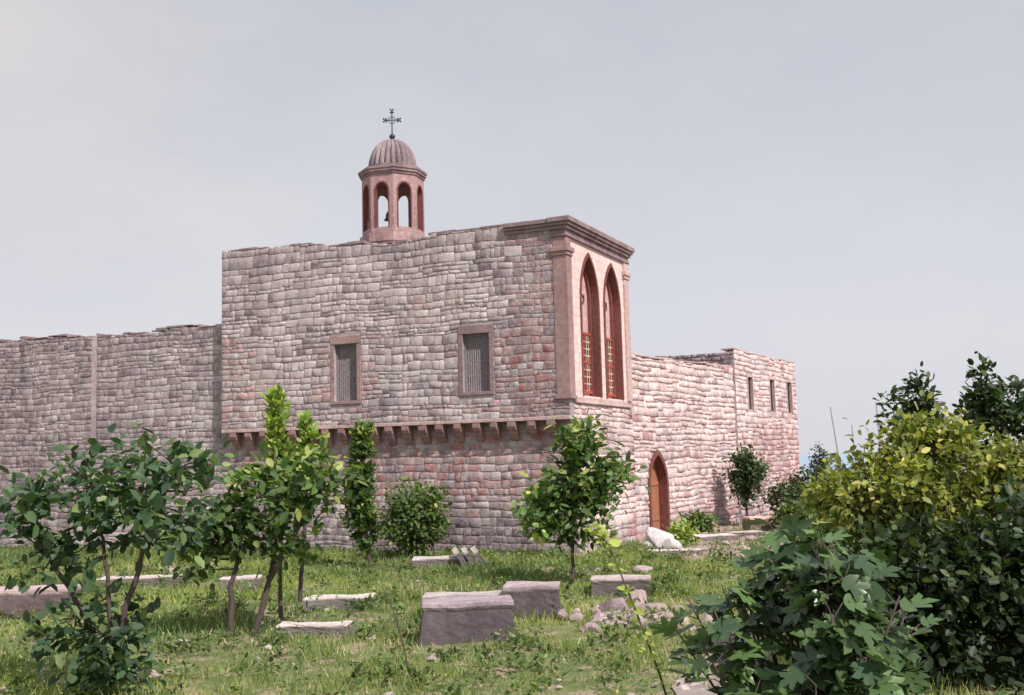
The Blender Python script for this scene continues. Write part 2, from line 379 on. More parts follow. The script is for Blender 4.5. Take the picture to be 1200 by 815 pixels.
# right (arched) facade
ops=[(1.2,2.7,4.98,8.1,1.5),(3.35,4.85,4.98,8.1,1.5)]
panel('arched_facade',LR,4.9,H,ops,.42,M_ASH,MON,FR)
panel('arched_facade_base_core',LR,-.6,4.9,[],.4,M_MORTR,MON,FR,x0s=.40,y0=.01)
stones('arched_facade_base_stones',LR,-.3,4.72,[],col_right,MON,FR,x0s=.37,seed=21,prot=.03,wr=(.22,.62),mat=M_STONER)
b=MB()
for i in range(9): b.box(.38 if i else .36,.9 if i%2 else .62,-.035,.5,-.2+i*.5,.28+i*.5)
b.make('corner_quoins',M_TRIML,MON,FR,bevel=.015)
M_INF=stone_mat('arch_infill_stone',(.74,.52,.48),.15,.15,1,(.5,.3))
for i,o in enumerate(ops):
    arch_frame('arch_moulding_%d'%(i+1),o[0],o[1],o[2],o[3],o[4],.11,.04,.36,M_BROWN,MON,FR)
    arch_frame('arch_inner_moulding_%d'%(i+1),o[0]+.12,o[1]-.12,o[2],o[3],o[4]-.15,.11,.0,.1,M_BROWN,MON,FR,yo=.22)
    b=MB(); b.box(o[0]-.01,o[1]+.01,.32,.41,4.9,9.7); b.make('arch_infill_%d'%(i+1),M_INF,MON,FR)
    a0,a1=o[0]+.42,o[1]-.14
    b=MB(); b.box(a0,a1,.30,.33,5.25,7.05); b.make('window_glass_%d'%(i+1),M_DARK,MON,FR)
    b=MB(); b.box(a0-.07,a0,.24,.335,5.18,7.12); b.box(a1,a1+.07,.24,.335,5.18,7.12); b.box(a0-.07,a1+.07,.243,.335,7.05,7.13); b.box(a0-.09,a1+.09,.22,.335,5.1,5.19)
    b.box(a0,a1,.25,.32,6.1,6.17); b.box((a0+a1)/2-.03,(a0+a1)/2+.03,.252,.32,5.19,7.05)
    b.make('window_frame_%d'%(i+1),M_RED,MON,FR)
    b=MB()
    for k in range(1,8): z=5.19+k*1.86/8; b.box(a0+.002,a1-.002,.27,.285,z-.02,z+.02)
    for k in range(1,6): x=a0+k*(a1-a0)/6; b.box(x-.018,x+.018,.262,.272,5.2,7.04)
    b.make('window_lattice_%d'%(i+1),M_GRID,MON,FR)
    b=MB(); cx=(o[0]+o[1])/2+.15; cz=8.25
    for k in range(16):
        a=k*math.pi/8;c=(k+1)*math.pi/8
        for (ri,ro) in ((.1,.16),):
            V=[(cx+ri*math.cos(a),.28,cz+ri*math.sin(a)),(cx+ro*math.cos(a),.28,cz+ro*math.sin(a)),(cx+ro*math.cos(c),.28,cz+ro*math.sin(c)),(cx+ri*math.cos(c),.28,cz+ri*math.sin(c))]
            V2=[(v[0],.325,v[2]) for v in V]
            b.add(V+V2,[(0,1,2,3),(1,5,6,2),(0,3,7,4)])
    b.make('rosette_%d'%(i+1),M_BROWN,MON,FR)
b=MB()
b.box(-.05,.36,-.06,.42,4.95,9.35); b.box(-.09,.40,-.10,.46,9.35,9.47); b.box(-.13,.44,-.14,.50,9.47,9.62); b.box(-.09,.40,-.10,.46,4.83,4.95); b.box(-.04,.35,-.05,.40,9.62,9.95)
b.make('corner_pilaster',M_PIL,MON,FR,bevel=.015)
b=MB(); b.box(5.35,5.80,-.07,.3,4.95,9.35); b.box(5.31,5.83,-.11,.3,9.35,9.47); b.box(5.27,5.86,-.15,.3,9.47,9.62); b.box(5.36,5.79,-.06,.3,9.62,9.95)
b.box(5.45,5.75,-.13,.3,4.45,4.72)
b.make('end_pilaster',M_TRIML,MON,FR,bevel=.015)
b=MB(); b.box(.44,5.30,-.06,.1,4.78,4.92); b.box(.4,5.84,-.09,.1,4.72,4.79); b.make('string_course',M_TRIML,MON,FR,bevel=.012)
b=MB()
for (za,zb,p) in ((9.95,10.03,.09),(10.03,10.18,.05),(10.18,10.29,.13),(10.29,10.39,.2),(10.39,10.55,.26)):
    b.box(-p,LR+p*.8,-p,.5,za+.001,zb-.001)
b.make('cornice',M_TRIM,MON,FR,bevel=.015)
b=MB()
for (za,zb,p) in ((10.18,10.29,.07),(10.29,10.39,.12),(10.39,10.54,.17)):
    b.box(LL-2.05,LL-.02,-p,.5,za+.003,zb-.004)
b.make('cornice_return',M_TRIM,MON,FL,bevel=.015)

# right long wall
hr_=lambda x:6.65+.02*x+.02*math.sin(x*2.1)+ragged(x)
door=(1.25,2.75,0,1.9,1.15)
panel('long_wall_core',LW,-.6,lambda x:hr_(x)-.07,[(door[0],door[1],-.05,door[3],door[4])],.5,M_MORTR,MON,FW)
ex=[]
cv=arch_curve(door[0]-.16,door[1]+.16,door[3],door[4]+.2,1.6,20)
ex.append((door[0]-.16,door[1]+.16,-1,door[3]))
zz=door[3]
while zz<3.25:
    xs=[p[0] for p in cv if p[1]>zz+.02]
    if xs: ex.append((min(xs),max(xs),zz,zz+.1))
    zz+=.1
stones('long_wall_stones',LW,-.3,hr_,ex,col_right,MON,FW,seed=31,prot=.06,wr=(.22,.62),mat=M_STONER)
arch_frame('door_surround',door[0],door[1],-.05,door[3],door[4],.15,.07,.45,M_BROWN,MON,FW)
b=MB()
for k in range(8): x=door[0]+k*1.5/8; b.box(x+.006,x+1.5/8-.006,.3,.36,-.05,3.2)
b.box(door[0]+.05,door[1]-.05,.27,.3,.6,.72); b.box(door[0]+.05,door[1]-.05,.27,.3,1.9,2.02)
b.make('wooden_door',M_DOOR,MON,FW)
hb=lambda x:7.62+.02*math.sin(x*3)+ragged(x)
wo=[(1.6,2.25,5.0,6.5,0),(4.8,5.5,5.0,6.55,0),(7.6,8.35,5.0,6.55,0)]
panel('far_block_core',LB,-.6,lambda x:hb(x)-.07,wo,.5,M_MORTR,MON,FB,y0=-.12)
stones('far_block_stones',LB,-.3,hb,[(w[0]-.08,w[1]+.08,w[2]-.1,w[3]+.12) for w in wo],lambda x,z,r:col_right(x+12,z,r),MON,FB,y0=-.12,seed=41,prot=.05,wr=(.22,.62),mat=M_STONER)
for i,w in enumerate(wo):
    arch_frame('far_window_surround_%d'%(i+1),w[0],w[1],w[2],w[3],0,.08,.05,.1,M_TRIML,MON,FB,yo=-.12)
    b=MB(); b.box(w[0],w[1],-.03,.08,w[2],w[3]); b.make('far_window_%d'%(i+1),M_DARK,MON,FB)
    b=MB()
    for k in range(1,4): x=w[0]+k*(w[1]-w[0])/4; b.box(x-.012,x+.012,-.08,-.056,w[2],w[3])
    b.make('far_window_bars_%d'%(i+1),M_IRON,MON,FB)
sd=PB+iW*7
FS=frame(sd,-iW)
stones('far_block_side_stones',7.1,6.2,7.6,[],lambda x,z,r:pal(r,[DK,MAUVE,(.22,.18,.19)],[.4,.3,.3]),MON,FS,seed=43,prot=.04)  # dark palette stands for the shaded side; shade is in the stone colour
b=MB(); x=0
while x<LB: w=min(r.uniform(.4,.9),LB-x+.02); b.box(x+.01,x+w-.01,-.17+r.uniform(-.01,.03),.5,hb(x+w/2)-.03,hb(x+w/2)+r.uniform(.02,.07)); x+=w
x=-LW+.1
while x<-.05: w=min(r.uniform(.4,.9),-.03-x); b.box(x+.01,x+w-.01,-.06+r.uniform(-.01,.03),.5,hr_(x+LW)-.03,hr_(x+LW)+r.uniform(.01,.06)); x+=w
b.make('wall_coping',M_TRIML,MON,FB,bevel=.02)
P=lambda o,a,u,c,i:tuple(o+u*a+i*c)
prism('main_block_body',[P(PL,.05,uL,.44,iL),P(PL,LL-.35,uL,.44,iL),tuple(PN+uR*.5+iR*.41),tuple(PA-uR*.05+iR*.41),P(PL,LL-.3,uL,6,iL),P(PL,.05,uL,6,iL)],-.5,9.9,M_ROOF,MON)
prism('main_block_left_flank',[P(PL,.0,uL,.02,iL),P(PL,.4,uL,.02,iL),P(PL,.4,uL,6,iL),P(PL,0,uL,6,iL)],4.3,10.6,M_MORTAR,MON)
stones('main_flank_stones',6,7.6,10.62,[],col_wing,MON,frame(PL+iL*6,-iL),seed=51)
prism('wing_body',[P(PL,-26,uL,.55,iL),P(PL,0,uL,.86,iL),P(PL,0,uL,12,iL),P(PL,-26,uL,12,iL)],-.5,7.5,M_ROOF,MON)
prism('court_body',[P(PL,.2,uL,5.9,iL),tuple(PA+iR*.7-uR*.3),tuple(PB+iW*.49),tuple(PB+iW*14),P(PL,.2,uL,18,iL)],-.5,6.3,M_ROOF,MON)
prism('far_block_body',[tuple(PB+iW*.35+uW*.03),tuple(PC+iW*.35-uW*.03),tuple(PC+iW*9-uW*.03),tuple(PB+iW*9+uW*.03)],-.5,7.45,M_MORTAR,MON)

# ---------------------------------------------------------------- belfry
TC=(-4.62,42.0)
R=1.24
def octa(R,off=0): return [(TC[0]+R*math.cos(off+i*math.pi/4),TC[1]+R*math.sin(off+i*math.pi/4)) for i in range(8)]
ang0=math.atan2(-TC[1],-TC[0])
vs=octa(R,ang0)
prism('belfry_shaft',octa(R+.06,ang0),6.0,11.6,M_BELL,MON)
prism('belfry_base',octa(R+.10,ang0),11.6,11.95,M_BELL,MON)
for i in range(8):
    p=np.array(vs[i]); q=np.array(vs[(i+1)%8]); u=q-p; w=np.linalg.norm(u)
    f=frame(p,u)
    panel('belfry_arch_%d'%(i+1),w,11.95,14.3,[(w*.22,w*.78,12.17,13.6,.34)],.2,M_BELL,MON,f,k=1.0)
    arch_frame('belfry_moulding_%d'%(i+1),w*.22,w*.78,12.17,13.6,.34,.05,.02,.18,M_BROWN,MON,f,k=1.0)
prism('belfry_cornice_1',octa(R+.05,ang0),14.3,14.4,M_TRIM,MON)
prism('belfry_cornice_2',octa(R+.11,ang0),14.4,14.51,M_TRIM,MON)
prism('belfry_cornice_3',octa(R+.15,ang0),14.51,14.6,M_TRIM,MON)
V=[];F=[];nu=192;nv=18;Rd=.98;hd=1.25
for j in range(nv+1):
    t=j/nv; rr=Rd*math.cos(t*math.pi/2)**.85 if j<nv else .03
    z=14.72+hd*math.sin(t*math.pi/2)
    for i in range(nu):
        a=2*math.pi*i/nu; ff=1-.14*(1-abs(math.sin(a*12)))*min(1,rr/.3)
        V.append((TC[0]+rr*ff*math.cos(a),TC[1]+rr*ff*math.sin(a),z))
for j in range(nv):
    for i in range(nu): F.append((j*nu+i,j*nu+(i+1)%nu,(j+1)*nu+(i+1)%nu,(j+1)*nu+i))
mk('belfry_dome',V,F,M_DOME,None,MON)
V=[(TC[0]+(Rd+.06)*math.cos(2*math.pi*i/48),TC[1]+(Rd+.06)*math.sin(2*math.pi*i/48)) for i in range(48)]
prism('dome_drum',V,14.6,14.75,M_TRIM,MON)
def tube(b,pts,rad,n=6):
    pts=[np.array(p,float) for p in pts]; base=len(b.V); k=len(pts)
    for i,p in enumerate(pts):
        d=pts[min(i+1,k-1)]-pts[max(i-1,0)]; d/=np.linalg.norm(d)+1e-9
        a=np.cross(d,(0.3,1,.1) if abs(d[2])>.8 else (0,0,1)); a/=np.linalg.norm(a)+1e-9; c=np.cross(d,a)
        for j in range(n):
            t=2*math.pi*j/n; v=p+(a*math.cos(t)+c*math.sin(t))*rad[i]; b.V.append(tuple(v))
    for i in range(k-1):
        for j in range(n): b.F.append((base+i*n+j,base+i*n+(j+1)%n,base+(i+1)*n+(j+1)%n,base+(i+1)*n+j))
    b.F.append(tuple(base+(k-1)*n+j for j in range(n)))
b=MB(); cx,cy=TC
tube(b,[(cx,cy,15.85),(cx,cy,16.0),(cx,cy,16.05)],[.1,.07,.03],10)
def ball(b,c,r,n=10,m=7):
    base=len(b.V)
    for j in range(m+1):
        t=math.pi*j/m
        for i in range(n): a=2*math.pi*i/n; b.V.append((c[0]+r*math.sin(t)*math.cos(a),c[1]+r*math.sin(t)*math.sin(a),c[2]+r*math.cos(t)))
    for j in range(m):
        for i in range(n): b.F.append((base+j*n+i,base+(j+1)*n+i,base+(j+1)*n+(i+1)%n,base+j*n+(i+1)%n))
ball(b,(cx,cy,16.11),.12)
tube(b,[(cx,cy,16.1),(cx,cy,17.15)],[.03,.025],8)
zc=16.8
tube(b,[(cx-.28,cy+.0,zc),(cx+.28,cy,zc)],[.026,.026],8)
for (dx,dz) in ((-.29,0),(.29,0),(0,.38)):
    for (ex_,ez) in ((0,0),(.05,.06),(.05,-.06),(-.05,.06),(-.05,-.06)):
        ball(b,(cx+dx+ex_,cy,zc+dz+ez),.038,8,5)
rp=[(cx+.14*math.cos(a),cy,zc+.14*math.sin(a)) for a in np.linspace(0,2*math.pi,17)]
tube(b,rp,[.016]*17,6)
b.make('dome_cross',M_IRON,MON,smooth=True)
V=[];F=[];prof=[(.0,.34),(.08,.34),(.13,.26),(.15,.12),(.19,.03),(.23,0),(.2,0.0),(.1,.1)]
for (rr,z) in prof:
    for i in range(16): a=i*math.pi/8; V.append((cx-.15+rr*math.cos(a),cy-.1+rr*math.sin(a),12.65+z))
for j in range(len(prof)-1):
    for i in range(16): F.append((j*16+i,j*16+(i+1)%16,(j+1)*16+(i+1)%16,(j+1)*16+i))
mk('bell',V,F,M_IRON,None,MON,smooth=True)
b=MB(); tube(b,[(cx-.15,cy-.1,12.95),(cx-.15,cy-.1,14.35)],[.02,.02]); tube(b,[(cx-.15,cy-.1,12.45),(cx-.15,cy-.1,12.8)],[.04,.02]); b.make('bell_rope',M_IRON,MON)

# ---------------------------------------------------------------- ground
def vn(x,y):
    return (np.sin(x*.9+1.3*np.sin(y*.7))+np.sin(y*1.1+1.7*np.sin(x*.6+2))+.5*np.sin(x*2.7+y*1.9)+.5*np.sin(y*3.1-x*2.2+1))/3
ax=np.concatenate([-np.geomspace(20000,42,28),np.arange(-40,40.1,.5),np.geomspace(42,20000,28)])
ay=np.concatenate([-np.geomspace(20000,22,22),np.arange(-20,75,.5),np.geomspace(76,20000,30)])
GX,GY=np.meshgrid(ax,ay); d=np.hypot(GX,GY-30)
s=np.clip((d-62)/500,0,1); s=s*s*(3-2*s)
GZ=.05*vn(GX,GY)*(d<60)-40*s
def gz(x,y): return .05*vn(np.asarray(x,float),np.asarray(y,float))
nx=len(ax);ny=len(ay)
V=np.stack([GX,GY,GZ],-1).reshape(-1,3)
I=(np.arange(ny-1)[:,None]*nx+np.arange(nx-1)[None]).ravel()
F=np.stack([I,I+1,I+nx+1,I+nx],1)
m,nt,ns,ln=newmat('meadow_ground')
out=ns.new('ShaderNodeOutputMaterial'); bb=ns.new('ShaderNodeBsdfPrincipled'); bb.inputs['Roughness'].default_value=.95; bb.inputs['Specular IOR Level'].default_value=.1
tc=ns.new('ShaderNodeTexCoord'); o=tc.outputs['Object']
g=mix(ns,ln,ramp(ns,ln,noise(ns,ln,o,.7,6),.4,.62),(.12,.16,.06),(.21,.22,.10))
g=mix(ns,ln,ramp(ns,ln,noise(ns,ln,o,2,5),.48,.62),g,(.36,.28,.20))
sx=ns.new('ShaderNodeSeparateXYZ'); ln.new(o,sx.inputs[0])
ma=ns.new('ShaderNodeMath'); ma.operation='MULTIPLY_ADD'; ln.new(sx.outputs[1],ma.inputs[0]); ma.inputs[1].default_value=.18
ln.new(sx.outputs[0],ma.inputs[2])
mb_=ns.new('ShaderNodeMath'); mb_.operation='MULTIPLY_ADD'; ln.new(noise(ns,ln,o,.5,4),mb_.inputs[0]); mb_.inputs[1].default_value=3; ln.new(ma.outputs[0],mb_.inputs[2])
mr=ns.new('ShaderNodeMapRange'); ln.new(mb_.outputs[0],mr.inputs[0]); mr.inputs[1].default_value=11.5; mr.inputs[2].default_value=13.0
my=ns.new('ShaderNodeMapRange'); ln.new(sx.outputs[1],my.inputs[0]); my.inputs[1].default_value=29; my.inputs[2].default_value=33
mm=ns.new('ShaderNodeMath'); mm.operation='MULTIPLY'; ln.new(mr.outputs[0],mm.inputs[0]); ln.new(my.outputs[0],mm.inputs[1])
e=mix(ns,ln,ramp(ns,ln,noise(ns,ln,o,5,6),.4,.6),(.46,.33,.31),(.28,.21,.19))
g=mix(ns,ln,mm.outputs[0],g,e)
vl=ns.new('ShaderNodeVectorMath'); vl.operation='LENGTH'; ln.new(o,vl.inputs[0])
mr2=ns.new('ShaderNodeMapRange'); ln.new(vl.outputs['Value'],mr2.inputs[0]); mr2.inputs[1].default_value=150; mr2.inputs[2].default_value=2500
far=mix(ns,ln,mr2.outputs[0],g,(.34,.42,.52)); ln.new(far,bb.inputs['Base Color'])  # bluish aerial haze put into the ground colour with distance
bp=ns.new('ShaderNodeBump'); bp.inputs['Strength'].default_value=.6; bp.inputs['Distance'].default_value=.06; ln.new(noise(ns,ln,o,14,5),bp.inputs['Height']); ln.new(bp.outputs[0],bb.inputs['Normal'])
ln.new(bb.outputs[0],out.inputs[0])
mk('ground',V,F,m,smooth=True)

def inside(x,y):
    p=np.stack([x,y],-1)
    yl=(p-PL)@iL; yr=(p-PN)@iR; yw=(p-PA)@iW
    return (yl>.25)&((yr>-.05)|(yw>-.05))
b=MB(); pth=[(1.5,9.5,.5),(1.9,11.5,.55),(2.25,13,.5),(2.5,14.6,.4),(3.2,16.6,.3),(4.4,19,.25),(5.4,22,.2)]
for p,q in zip(pth[:-1],pth[1:]):
    n=6
    for k in range(n):
        a=k/n;c=(k+1)/n
        xa=p[0]+(q[0]-p[0])*a;ya=p[1]+(q[1]-p[1])*a;wa=p[2]+(q[2]-p[2])*a+.06*math.sin(ya*5);xc=p[0]+(q[0]-p[0])*c;yc=p[1]+(q[1]-p[1])*c;wc=p[2]+(q[2]-p[2])*c+.06*math.sin(yc*5)
        b.add([(xa-wa,ya,.055),(xa+wa,ya,.055),(xc+wc,yc,.055),(xc-wc,yc,.055)],[(0,1,2,3)])
b.make('dirt_path',stone_mat('path_earth',(.46,.39,.35),.7,.2,2))
def blades(N,hmin,hmax,name,cols3,w0):
    y=np.sqrt(rng.uniform(9**2,46**2,N)); x=rng.uniform(-1,1,N)*(.56*y+2.5)
    cl=vn(x*1.3+4,y*1.2)+.6*np.sin(x*5+2*np.sin(y*4))*np.sin(y*5.3)
    dryp=vn(x*.9+11,y*.8+3)
    keep=(rng.uniform(0,1,N)<.58+.48*cl-.5*np.clip(dryp-.25,0,1))&(~inside(x,y))
    yard=(x+.18*y+1.5>12.2)&(y>31); keep&=~(yard&(rng.uniform(0,1,N)<.9))
    pp=np.zeros(N,bool)
    for p,q in zip(pth[:-1],pth[1:]):
        t=np.clip((y-p[1])/(q[1]-p[1]),0,1); xx=p[0]+(q[0]-p[0])*t; pp|=(y>=p[1])&(y<=q[1])&(abs(x-xx)<p[2]-.05)
    keep&=~(pp&(rng.uniform(0,1,N)<.8))
    x=x[keep];y=y[keep];cl=cl[keep];dryp=dryp[keep];n=len(x)
    h=rng.uniform(hmin,hmax,n)*(1+.7*cl)*rng.uniform(.6,1.35,n); w=w0*(.6+y/22)
    a=rng.uniform(0,2*np.pi,n); ln_=rng.uniform(.1,.9,n)*h; b_=rng.uniform(0,2*np.pi,n)
    z=gz(x,y)-.01
    V=np.zeros((n,3,3)); V[:,0]=np.stack([x-w*np.cos(a),y-w*np.sin(a),z],-1); V[:,1]=np.stack([x+w*np.cos(a),y+w*np.sin(a),z],-1)
    V[:,2]=np.stack([x+ln_*np.cos(b_),y+ln_*np.sin(b_),z+h],-1)
    C=np.array(cols3)
    patch=np.clip(.5+1.1*vn(x*.6+7,y*.55),0,1)[:,None]
    t=rng.uniform(0,1,(n,1))
    base=C[0]*(1-patch)+C[1]*patch
    c=base*(1-t*.5)+C[2]*t*.5
    dry=rng.uniform(0,1,n)<.08+.40*np.clip(dryp-.1,0,1); c[dry]=C[3]
    c=c*rng.uniform(.65,1.3,(n,1))
    mk(name,V,np.arange(n*3).reshape(-1,3),M_GRASS,np.repeat(c,3,axis=0))
blades(420000,.07,.18,'meadow_grass',[(.11,.18,.065),(.35,.40,.12),(.21,.29,.10),(.50,.44,.27)],.009)

# leaves ------------------------------------------------------------------
SIMPLE=(np.array([(0,0,0),(-.26,.25,.05),(-.24,.68,.04),(0,1,-.08),(.24,.68,.04),(.26,.25,.05)],float),np.array([(0,3,2,1),(0,5,4,3)]))
def lobed():
    pts=[(-.12,.02),(-.38,.10),(-.50,.30),(-.28,.33),(-.30,.42),(-.52,.70),(-.30,.74),(-.14,.62),(-.17,.82),(0,1.08),(.17,.82),(.14,.62),(.30,.74),(.52,.70),(.30,.42),(.28,.33),(.50,.30),(.38,.10),(.12,.02)]
    V=[(0,.38,-.04)]+[(x,y,.14*abs(x)-.2*max(0,y-.5)**2-.05*math.hypot(x,y-.4)**2) for x,y in pts]
    F=[(0,i+1,i) for i in range(1,len(pts))]+[(0,1,len(pts))]
    return np.array(V,float),np.array(F)
LOBED=lobed()
def leafmesh(name,P,D,Nn,Sz,C,tmpl,mat,parent=None):
    T,F=tmpl; n=len(P); k=len(T)
    D=D/np.linalg.norm(D,axis=1,keepdims=True)
    s=np.cross(D,Nn); s/=np.linalg.norm(s,axis=1,keepdims=True)+1e-9; nn=np.cross(s,D)
    V=P[:,None]+Sz[:,None,None]*(T[None,:,0:1]*s[:,None]+T[None,:,1:2]*D[:,None]+T[None,:,2:3]*nn[:,None])
    FF=(F[None]+k*np.arange(n)[:,None,None]).reshape(-1,F.shape[1])
    return mk(name,V,FF,mat,np.repeat(C,k,axis=0),parent)
def unit(n,r): v=r.normal(size=(n,3)); return v/np.linalg.norm(v,axis=1,keepdims=True)
def tree(name,base,trunks,lobes,size,colsA,seed,tmpl=SIMPLE,spread=.16,per=26,r0=.07,droop=.25,mat=None,up=.5,twigr=.010,tipc=0):
    r=np.random.default_rng(seed); E=empty(name,(base[0],base[1],0)); b=MB(); nodes=[]
    for tr in trunks:
        pts=[np.array(p,float) for p in tr]; fine=[]
        for p,q in zip(pts[:-1],pts[1:]):
            for k in range(4): fine.append(p+(q-p)*k/4+r.normal(size=3)*.012)
        fine.append(pts[-1]); n=len(fine)
        rad=[r0*(1-.75*i/(n-1)) for i in range(n)]
        tube(b,fine,rad,7); nodes+= [(f,rad[i]) for i,f in enumerate(fine) if i>n*.3]
    P=[];D=[];C=[];Sz=[]
    NP=np.array([n_[0] for n_ in nodes])
    colsA=np.array(colsA); zmax=max(c[2]+rd[2] for c,rd,_,_ in lobes); zmin=min(c[2]-rd[2] for c,rd,_,_ in lobes)
    for (c,rd,nt_,br) in lobes:
        c=np.array(c,float); rd=np.array(rd,float)
        for i in range(nt_):
            v=unit(1,r)[0]*r.uniform(.25,1)**.5*r.uniform(.85,1.18); tip=c+v*rd
            if tip[2]<.08: tip[2]=.1+r.uniform(0,.2)
            dd=np.linalg.norm(NP-tip,axis=1)+np.where(NP[:,2]>tip[2]+.1,.6,0); j=int(np.argmin(dd)); s0=NP[j]
            mid=(s0+tip)/2+r.normal(size=3)*.06+np.array((0,0,-.05))
            tube(b,[s0,mid,tip],[min(nodes[j][1],twigr*1.6),twigr,twigr*.4],4)
            n=int(per*r.uniform(.6,1.3)); tt=r.uniform(.25,1.1,(n,1))
            pos=mid*(1-tt)+tip*tt+r.normal(size=(n,3))*spread*np.array((1,1,.8))
            pos[:,2]=np.maximum(pos[:,2],.04)
            outd=(pos-c)/rd
            dr=unit(n,r)*.8+outd*.5+np.array((0,0,up-droop*2))*.6
            P.append(pos);D.append(dr);Sz.append(size*r.uniform(.55,1.2,n))
            t=r.uniform(0,1,(n,1))
            cc=(colsA[0]*(1-t)+colsA[1]*t); y_=r.random(n)<.12+tipc*max(0,(tip[2]-zmin)/(zmax-zmin)-.45)*(1 if i%2 else .2); cc[y_]=colsA[2]
            C.append(cc*br*r.uniform(.75,1.25,(n,1))*r.uniform(.75,1.25))
    P=np.concatenate(P);D=np.concatenate(D);C=np.concatenate(C);Sz=np.concatenate(Sz)
    Nn=unit(len(P),r)*.7+np.array((0.25,-.25,.9))
    b.make('branches',M_BARK,E,smooth=True)
    leafmesh('foliage',P,D,Nn,Sz,C,tmpl,mat or M_LEAF,E)
    return E
DG=[(.045,.085,.04),(.09,.145,.055),(.19,.23,.09)]
MG=[(.06,.115,.04),(.14,.21,.065),(.33,.37,.11)]
YG=[(.13,.17,.04),(.31,.32,.08),(.48,.44,.14)]
LG=[(.15,.24,.05),(.32,.40,.10),(.50,.52,.17)]
BG=[(.045,.09,.05),(.10,.165,.075),(.22,.29,.12)]
tree('walnut_tree',(-5.5,14.6),[[(0,0,0),(.05,0,.9),(-.1,.1,1.8),(-.3,.1,2.8)],[(.05,0,.5),(.3,0,1.4),(.55,.1,2.4),(.9,.1,3.0)],[(0,0,.4),(-.45,.1,1.2),(-.9,0,2.0),(-1.2,0,2.6)]],
 [((-.1,.1,3.0),(.7,.7,.6),18,1),((.8,0,2.75),(.7,.6,.6),16,1),((-.95,0,2.35),(.65,.6,.65),16,.95),((.2,0,2.2),(1.1,.7,.5),16,.85),((-.2,-.1,.95),(.8,.6,.5),16,.8),((.1,-.2,.4),(.7,.5,.35),12,.8)],.22,BG,101,spread=.15,per=19,r0=.05,tipc=.2)
tree('apricot_tree',(-4.85,19.2),[[(-.22,0,0),(-.25,0,.9),(-.1,.1,1.5),(-.3,.1,2.6)],[(.2,0,0),(.45,.05,1.0),(.6,.1,1.8),(.55,0,3.2)],[(.45,.05,1.0),(.95,0,1.9),(1.4,0,2.6)]],
 [((-.35,0,2.15),(.8,.7,.6),22,.9),((.55,0,2.3),(.85,.7,.65),22,1),((1.35,0,2.75),(.55,.5,.55),16,1),((.3,0,2.9),(.5,.5,.35),8,1.1),((-.75,0,1.65),(.5,.5,.35),11,.8),((.7,0,1.6),(.7,.5,.3),8,.8)],.24,MG,102,spread=.15,per=18,r0=.065,tipc=.5)
tree('columnar_sapling',(-4.42,20.2),[[(0,0,0),(0,0,2),(-.1,0,4.25)],[(.35,0,.5),(.5,0,2.5),(.52,0,3.8)]],
 [((-.04,0,3.2),(.17,.17,1.1),56,1),((-.1,0,4.1),(.12,.12,.35),16,1.1),((.12,0,2.7),(.14,.14,.8),20,.9),((.50,0,3.25),(.15,.15,.7),36,1.1)],.15,LG,103,spread=.045,per=26,r0=.045,tipc=.3,up=1.2,droop=0)
tree('columnar_sapling',(-4.45,31),[[(.25,0,0),(.05,0,1.2),(0,0,3.9)]],
 [((0,0,2.6),(.30,.30,1.35),76,.95),((-.42,0,2.0),(.2,.2,.9),22,.8),((.1,0,1.1),(.36,.36,.7),22,.75),((.1,0,3.75),(.26,.26,.42),22,1.1)],.19,MG,104,spread=.06,per=28,r0=.06,tipc=.5,up=1.1,droop=0)
tree('round_bush',(-3.15,33.3),[[(0,0,0),(0,0,1.2)],[(0,0,0),(.4,0,1.2)],[(0,0,0),(-.4,0,1.2)]],
 [((0,0,1.45),(1.15,.9,.95),100,.95),((0,0,.8),(1.0,.8,.6),40,.8)],.16,MG,105,spread=.13,per=34,r0=.05)
tree('young_mulberry_tree',(1.3,25.8),[[(0,0,0),(.02,0,.9),(.1,0,1.9),(.15,0,3.6)],[(0,0,.9),(-.4,0,1.6),(-.7,0,2.0)],[(.05,0,1.2),(.6,0,2.0),(.9,0,2.7)]],
 [((.2,0,3.5),(.42,.5,.55),16,1.1),((.1,0,2.6),(.85,.7,.6),22,1),((1.0,0,2.5),(.5,.5,.65),15,1.1),((-.8,0,1.7),(.5,.5,.55),24,1.8),((.2,0,1.6),(.75,.6,.6),22,.9),((-.05,0,2.1),(.7,.5,.5),14,1.0)],.25,MG,106,spread=.17,per=19,r0=.05,tipc=.5)
tree('small_tree',(9.55,44.5),[[(0,0,0),(-.05,0,1),(0,0,2.3)]],[((0,0,2.2),(.75,.7,1.0),60,.75),((-.1,0,1.4),(.5,.5,.4),12,.65)],.2,DG,107,spread=.16,per=28,r0=.07)
k=0
for (x,y,rx,rz,br,c) in ((11.6,46,1.1,.9,.6,DG),(13.2,48,1.3,1.2,.5,DG),(10.6,41,.7,.55,.9,MG),(12.2,42,1.1,.8,.7,MG),(7.0,41.5,.5,.35,1,MG),(15.8,50,1.6,1.3,.5,DG),(5.5,36.5,.4,.3,1.1,LG),(13.4,38.5,1.3,.9,.9,MG),(11.2,37,1.0,.6,.8,MG),(9.4,33,.9,.5,.9,MG)):
    tree('shrub',(x,y),[[(0,0,0),(0,0,rz)]],[((0,0,rz),(rx,rx*.8,rz),int(34*rx)+8,br)],.2,c,120+k,spread=.18,per=26,r0=.04); k+=1
tree('cypress_tree',(14.9,52.5),[[(0,0,0),(0,0,3)]],[((0,0,1.8),(.45,.45,1.9),40,.5)],.16,DG,140,spread=.12,per=34,r0=.06)
